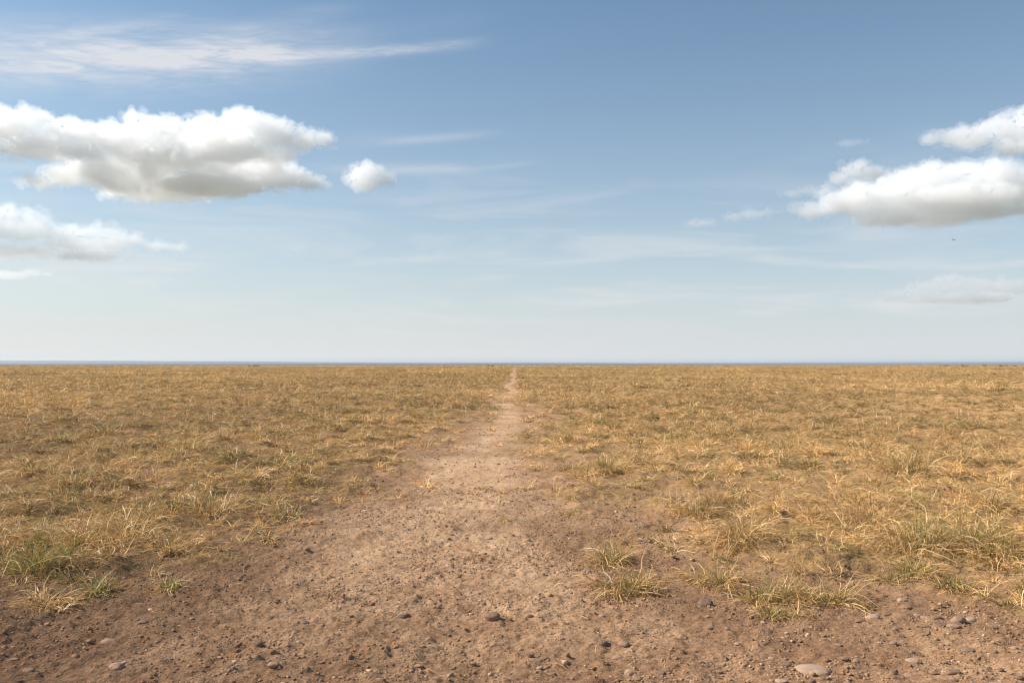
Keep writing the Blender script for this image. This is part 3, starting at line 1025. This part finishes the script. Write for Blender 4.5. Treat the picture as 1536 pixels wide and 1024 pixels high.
def make_cloud(label, blobs, D, density, rough=1.0, voxel_px=2.6, depth=0.75, seed=1, flat=0.3):
    """blobs: seen centre x, y and half-sizes in photograph pixels; D: distance in metres"""
    rg = np.random.default_rng(seed)
    k = D / FPX
    balls, frag = [], []
    for (px, py, rx, ry) in blobs:
        d = direction(px, py)
        c = np.array(d * (D / d.y))
        c[1] += rg.normal(0, 0.2) * rx * k
        R = np.array([rx, max(rx * depth, ry), ry]) * k
        balls.append((c, R * 0.86))
        nb = int(6 + rx * ry / 26.0)
        for _ in range(nb):               # cauliflower heads budding from the crown and flanks
            u = rg.normal(0, 1, 3)
            u /= np.linalg.norm(u)
            if u[2] < -0.25:
                u[2] *= -0.6
            r = ry * rg.uniform(0.16, 0.46) * k
            balls.append((c + u * R * rg.uniform(0.70, 0.98), np.full(3, r) * np.array([1.25, 1.1, 0.95])))
        for _ in range(int(3 + rx / 5.0)):     # rags torn off the rim
            u = rg.normal(0, 1, 3) * np.array([1, 0.5, 0.8])
            u /= np.linalg.norm(u)
            r = rg.uniform(1.2, 3.6) * min(1, rough) * k
            frag.append((c + u * R * rg.uniform(1.02, 1.22), np.array([1.9, 1.3, 0.8]) * r))
    org = np.mean([c for c, r in balls], axis=0)
    rag = cloud_shell('cloud', balls + frag, D, org, voxel_px * 0.9, cloud_material('cloud_fringe', density * 0.28 / k), seed, 2.8 * rough, rough, 1.0, 0.8)
    core = cloud_shell('core', balls, D, org, voxel_px * 0.9, cloud_material('cloud_vapour', density * 0.62 / k), seed, -2.2 * rough, rough * 0.95, 0.6, 0.7)
    core.parent = rag
    rag.location = org + np.array([0, 0, CAM_H])
    tag(rag, label, 'cloud')
    print('cloud', len(rag.data.polygons), len(core.data.polygons))
    return rag


make_cloud('long white cumulus with ragged sunlit top, upper half of the big left bank',
           [(-50, 205, 60, 30), (10, 196, 40, 26), (50, 184, 30, 18), (95, 200, 45, 22), (150, 208, 42, 20), (230, 198, 42, 20), (200, 216, 60, 24),
            (270, 214, 50, 28), (320, 208, 42, 28), (372, 196, 42, 25), (410, 206, 38, 22), (450, 211, 30, 14), (482, 209, 16, 9), (345, 228, 70, 22),
            (60, 218, 70, 15), (250, 234, 70, 14), (400, 228, 45, 14), (125, 226, 40, 12)],
           5600, 0.070, 1.0, 2.2, 0.7, 3)
make_cloud('cumulus with a broad shaded grey base, lower half of the big left bank',
           [(60, 273, 26, 7), (95, 264, 34, 13), (130, 256, 36, 19), (180, 262, 55, 24), (240, 258, 65, 30), (300, 262, 70, 28), (350, 260, 55, 25),
            (400, 262, 42, 20), (435, 268, 34, 13), (466, 276, 18, 6), (220, 276, 100, 14), (320, 280, 90, 11)],
           5900, 0.080, 0.9, 2.2, 0.8, 5)
make_cloud('small round white puff alone to the right of the big left bank',
           [(538, 264, 19, 13), (552, 261, 20, 15), (572, 269, 15, 10), (546, 275, 26, 9)], 6400, 0.080, 0.7, 1.7, 0.8, 7)
make_cloud('hazy cumulus cut by the left edge, below the big left bank',
           [(-50, 335, 50, 28), (5, 325, 32, 17), (45, 329, 30, 14), (30, 348, 55, 17), (95, 351, 44, 13), (150, 350, 34, 12), (120, 368, 75, 10),
            (190, 363, 32, 9), (20, 376, 75, 10), (238, 369, 26, 5), (265, 371, 14, 3), (130, 384, 60, 5)], 9800, 0.032, 0.8, 2.2, 0.6, 9)
make_cloud('thin low scrap of cloud at the left edge, just above the horizon haze',
           [(10, 413, 36, 7), (40, 409, 20, 5), (-25, 414, 24, 7), (68, 412, 14, 3)], 13000, 0.024, 0.45, 1.7, 0.6, 11)
make_cloud('biggest cumulus on the right, white domed top and grey underside',
           [(1222, 315, 26, 10), (1260, 305, 36, 17), (1300, 299, 42, 24), (1345, 292, 44, 28), (1385, 276, 38, 26), (1430, 271, 46, 25), (1480, 277, 52, 27),
            (1545, 287, 50, 27), (1600, 290, 40, 20), (1420, 302, 95, 16)], 6000, 0.072, 0.95, 2.2, 0.8, 13)
make_cloud('ragged grey shelf of cloud hanging under the biggest right-hand cumulus',
           [(1300, 332, 20, 10), (1345, 327, 46, 12), (1410, 325, 62, 12), (1475, 318, 52, 12), (1518, 312, 34, 11)], 6100, 0.060, 0.7, 1.8, 0.8, 15)
make_cloud('small cumulus peeping over the left shoulder of the biggest right-hand one',
           [(1262, 267, 18, 8), (1280, 256, 20, 14), (1302, 261, 26, 11), (1325, 265, 16, 6)], 7000, 0.060, 0.7, 1.8, 0.8, 17)
make_cloud('slanting white cumulus running off the top right edge of the view',
           [(1398, 211, 15, 7), (1428, 208, 26, 11), (1468, 204, 34, 16), (1508, 196, 34, 20), (1534, 180, 24, 18), (1515, 222, 34, 11), (1580, 200, 50, 38)],
           5200, 0.062, 0.9, 2.2, 0.7, 19)
make_cloud('faint flat mauve-white cloud low down near the right edge',
           [(1345, 443, 28, 6), (1385, 434, 36, 11), (1420, 424, 34, 12), (1465, 428, 38, 13), (1515, 430, 44, 13), (1570, 436, 40, 12), (1440, 447, 100, 7)],
           14000, 0.030, 0.6, 2.0, 0.6, 21)
make_cloud('faint long wisp left of the biggest right-hand cumulus, upper one of two',
           [(1190, 290, 16, 4), (1215, 286, 22, 6), (1238, 281, 12, 4)], 7000, 0.030, 0.6, 1.5, 0.6, 23)
make_cloud('faint low wisp left of the biggest right-hand cumulus, lower one of two',
           [(1100, 326, 16, 4), (1128, 322, 24, 6), (1160, 318, 14, 4), (1050, 336, 24, 3)], 8000, 0.028, 0.6, 1.5, 0.6, 25)
make_cloud('tiny pale wisp high up between blue sky and the top right cloud',
           [(1272, 214, 15, 4), (1290, 213, 12, 3)], 6000, 0.024, 0.5, 1.4, 0.6, 27)

# ---------------------------------------------------------------- air
HAZE = 8.5e-5
m_haze, t = new_mat('haze_air')
v_ = t.n('ShaderNodeVolumePrincipled', {'Color': rgb(0.70, 0.79, 0.90), 'Density': HAZE, 'Anisotropy': 0.2})
t.n('ShaderNodeOutputMaterial', {1: v_.outputs[0]})
m_haze.cycles.homogeneous_volume = True
zt, zb, e_ = 34.0, -40.0, 30200.0
bv = [(-e_ * 1.1, -100, zb), (e_ * 1.1, -100, zb), (e_ * 1.1, e_, zb), (-e_ * 1.1, e_, zb), (-e_ * 1.1, -100, zt), (e_ * 1.1, -100, zt), (e_ * 1.1, e_, zt), (-e_ * 1.1, e_, zt)]
bf = [(0, 3, 2, 1), (4, 5, 6, 7), (0, 1, 5, 4), (1, 2, 6, 5), (2, 3, 7, 6), (3, 0, 4, 7)]
hz = mesh_obj('haze', bv, bf, m_haze)
tag(hz, 'thin blue haze that veils the farthest strip of land', 'haze', kind='stuff')

# ---------------------------------------------------------------- sun and sky
sun = bpy.data.lights.new('sun', 'SUN')
sun.energy = 5.0
sun.angle = math.radians(0.53)
sun.color = (1.0, 0.922, 0.81)
so = bpy.data.objects.new('sun', sun)
COL.objects.link(so)
so.rotation_euler = SUN_DIR.to_track_quat('Z', 'Y').to_euler()

world = bpy.data.worlds.new('World')
scene.world = world
world.use_nodes = True
t = NT(world.node_tree)
sky = t.n('ShaderNodeTexSky', sky_type='NISHITA', sun_disc=False, sun_elevation=SUN_EL, sun_rotation=SUN_AZ,
          altitude=0.0, air_density=1.0, dust_density=1.2, ozone_density=1.6)
dirv = t.n('ShaderNodeTexCoord').outputs['Generated']
sep = t.n('ShaderNodeSeparateXYZ', {0: dirv})
dx, dy, dz = sep.outputs
az = t.math('ARCTAN2', dx, dy)
el = t.math('ARCSINE', dz)


def ang(px, py):
    d = direction(px, py)
    return math.atan2(d.x, d.y), math.asin(d.z)


# thin ice cloud: long fibres, each band with its own heading
def fibres(seed, sx, sy, detail=5.0, slope=0.0, dist=0.6):
    e2 = t.math('SUBTRACT', el, t.math('MULTIPLY', az, slope))
    v = t.n('ShaderNodeCombineXYZ', {0: t.math('MULTIPLY', az, sx), 1: t.math('MULTIPLY', e2, sy), 2: float(seed)}).outputs[0]
    return t.noise(v, 1.0, detail, 0.58, dist)


def band(px0, py0, px1, py1, half, soft0, soft1):
    """envelope of one streak: a line between two directions of the sky, soft across and at both ends"""
    a0, e0 = ang(px0, py0)
    a1, e1 = ang(px1, py1)
    sl = (e1 - e0) / (a1 - a0)
    c = t.math('ADD', t.math('MULTIPLY', t.math('SUBTRACT', az, a0), sl), e0)
    q = t.math('DIVIDE', t.math('SUBTRACT', el, c), half / FPX)
    g = t.math('POWER', 2.718, t.math('MULTIPLY', t.math('MULTIPLY', q, q), -1.0))
    s0 = t.ramp(az, a0 - soft0 / FPX, a0 + soft0 / FPX)
    s1 = t.ramp(az, a1 + soft1 / FPX, a1 - soft1 / FPX)
    return t.math('MULTIPLY', t.math('MULTIPLY', g, s0), s1)


fa = t.ramp(t.math('ADD', t.math('MULTIPLY', fibres(3.0, 5.0, 42.0, 6.0, 0.06, 0.9), 0.6), t.math('MULTIPLY', fibres(5.0, 16.0, 95.0, 5.0, 0.10, 1.6), 0.4)), 0.34, 0.72)
fb = t.ramp(fibres(8.0, 3.0, 26.0, 5.0, 0.12, 0.7), 0.42, 0.75)
cir = t.math('MULTIPLY', band(-300, 74, 460, 76, 36, 100, 160), t.math('ADD', t.math('MULTIPLY', fa, 0.85), 0.24))
for (args, k, nz) in (((60, 90, 420, 72, 15, 80, 80), 0.45, fa), ((380, 86, 690, 66, 7, 130, 70), 0.62, fa), ((30, 60, 250, 30, 7, 90, 60), 0.22, fa),
                      ((-200, 45, 130, 40, 12, 80, 80), 0.25, fb), ((330, 50, 520, 12, 12, 60, 60), 0.22, fb), ((450, 60, 700, 30, 14, 80, 80), 0.14, fb),
                      ((520, 209, 600, 207, 10, 60, 40), 0.30, fb), ((590, 212, 720, 202, 6, 40, 60), 0.30, None),
                      ((490, 252, 700, 253, 8.5, 80, 30), 0.38, fa), ((700, 256, 800, 244, 4, 40, 30), 0.14, None),
                      ((-50, 250, 90, 248, 8, 50, 40), 0.25, fb), ((-200, 384, 330, 388, 16, 90, 120), 0.5, fb), ((-200, 415, 250, 425, 18, 90, 120), 0.45, fa), ((-100, 312, 120, 318, 10, 60, 60), 0.25, fb), ((1290, 450, 1640, 445, 14, 60, 60), 0.35, fa), ((380, 340, 560, 338, 5, 60, 60), 0.14, fb), ((1380, 206, 1560, 215, 14, 60, 40), 0.2, fb),
                      ((1300, 235, 1400, 250, 14, 30, 30), 0.16, fb)):
    b = t.math('MULTIPLY', band(*args), k)
    if nz is not None:
        b = t.math('MULTIPLY', b, t.math('ADD', nz, 0.25))
    cir = t.math('ADD', cir, b)
# veils of faint stratus low over the horizon
low = t.ramp(fibres(21.0, 4.5, 34.0, 6.0, 0.0, 0.9), 0.42, 0.72)
lowm = t.math('MULTIPLY', t.math('MULTIPLY', t.ramp(el, math.radians(1.0), math.radians(3.5)), t.ramp(el, math.radians(15.0), math.radians(6.0))), 0.52)
cir = t.math('ADD', cir, t.math('MULTIPLY', low, lowm))
cir = t.math('MULTIPLY', t.math('MINIMUM', cir, 1.0), 0.80)

BASE = sky.outputs[0]
tint = t.mix(1.0, BASE, rgb(0.765, 1.02, 1.09), 'MULTIPLY')
# murk towards the horizon: whitish grey, a little warmer on the sunward side
hz_f = t.math('POWER', 2.718, t.math('MULTIPLY', t.math('MAXIMUM', el, 0.0), -1.0 / math.radians(9.5)))
hz_c = t.mix(t.ramp(az, -0.6, 0.6), rgb(7.35, 7.35, 7.45), rgb(6.7, 6.95, 7.35))
c = t.mix(t.math('MULTIPLY', hz_f, 0.93), tint, hz_c)
c = t.mix(cir, c, rgb(7.2, 7.15, 7.25))
bg = t.n('ShaderNodeBackground', {'Color': c, 'Strength': 0.079})
t.n('ShaderNodeOutputWorld', {0: bg.outputs[0]})

# ---------------------------------------------------------------- camera and render
cam = bpy.data.cameras.new('camera')
cam.sensor_width = 36.0
cam.lens = 36.0 * FPX / 1536.0
cam.clip_start = 0.05
cam.clip_end = 100000.0
co = bpy.data.objects.new('camera', cam)
COL.objects.link(co)
co.location = (0, 0, CAM_H)
co.rotation_euler = (math.radians(90) + PITCH, 0, 0)
scene.camera = co

scene.view_settings.view_transform = 'Standard'
scene.view_settings.look = 'None'
scene.view_settings.exposure = 0.53
scene.view_settings.gamma = 1.0
cy = scene.cycles
cy.use_denoising = True
cy.denoiser = 'OPENIMAGEDENOISE'
cy.denoising_input_passes = 'RGB_ALBEDO_NORMAL'
cy.max_bounces = 24
cy.diffuse_bounces = 3
cy.glossy_bounces = 2
cy.transmission_bounces = 4
cy.volume_bounces = 22
cy.transparent_max_bounces = 24
cy.use_adaptive_sampling = True
cy.adaptive_threshold = 0.008
cy.pixel_filter_type = 'BLACKMAN_HARRIS'
cy.filter_width = 1.2
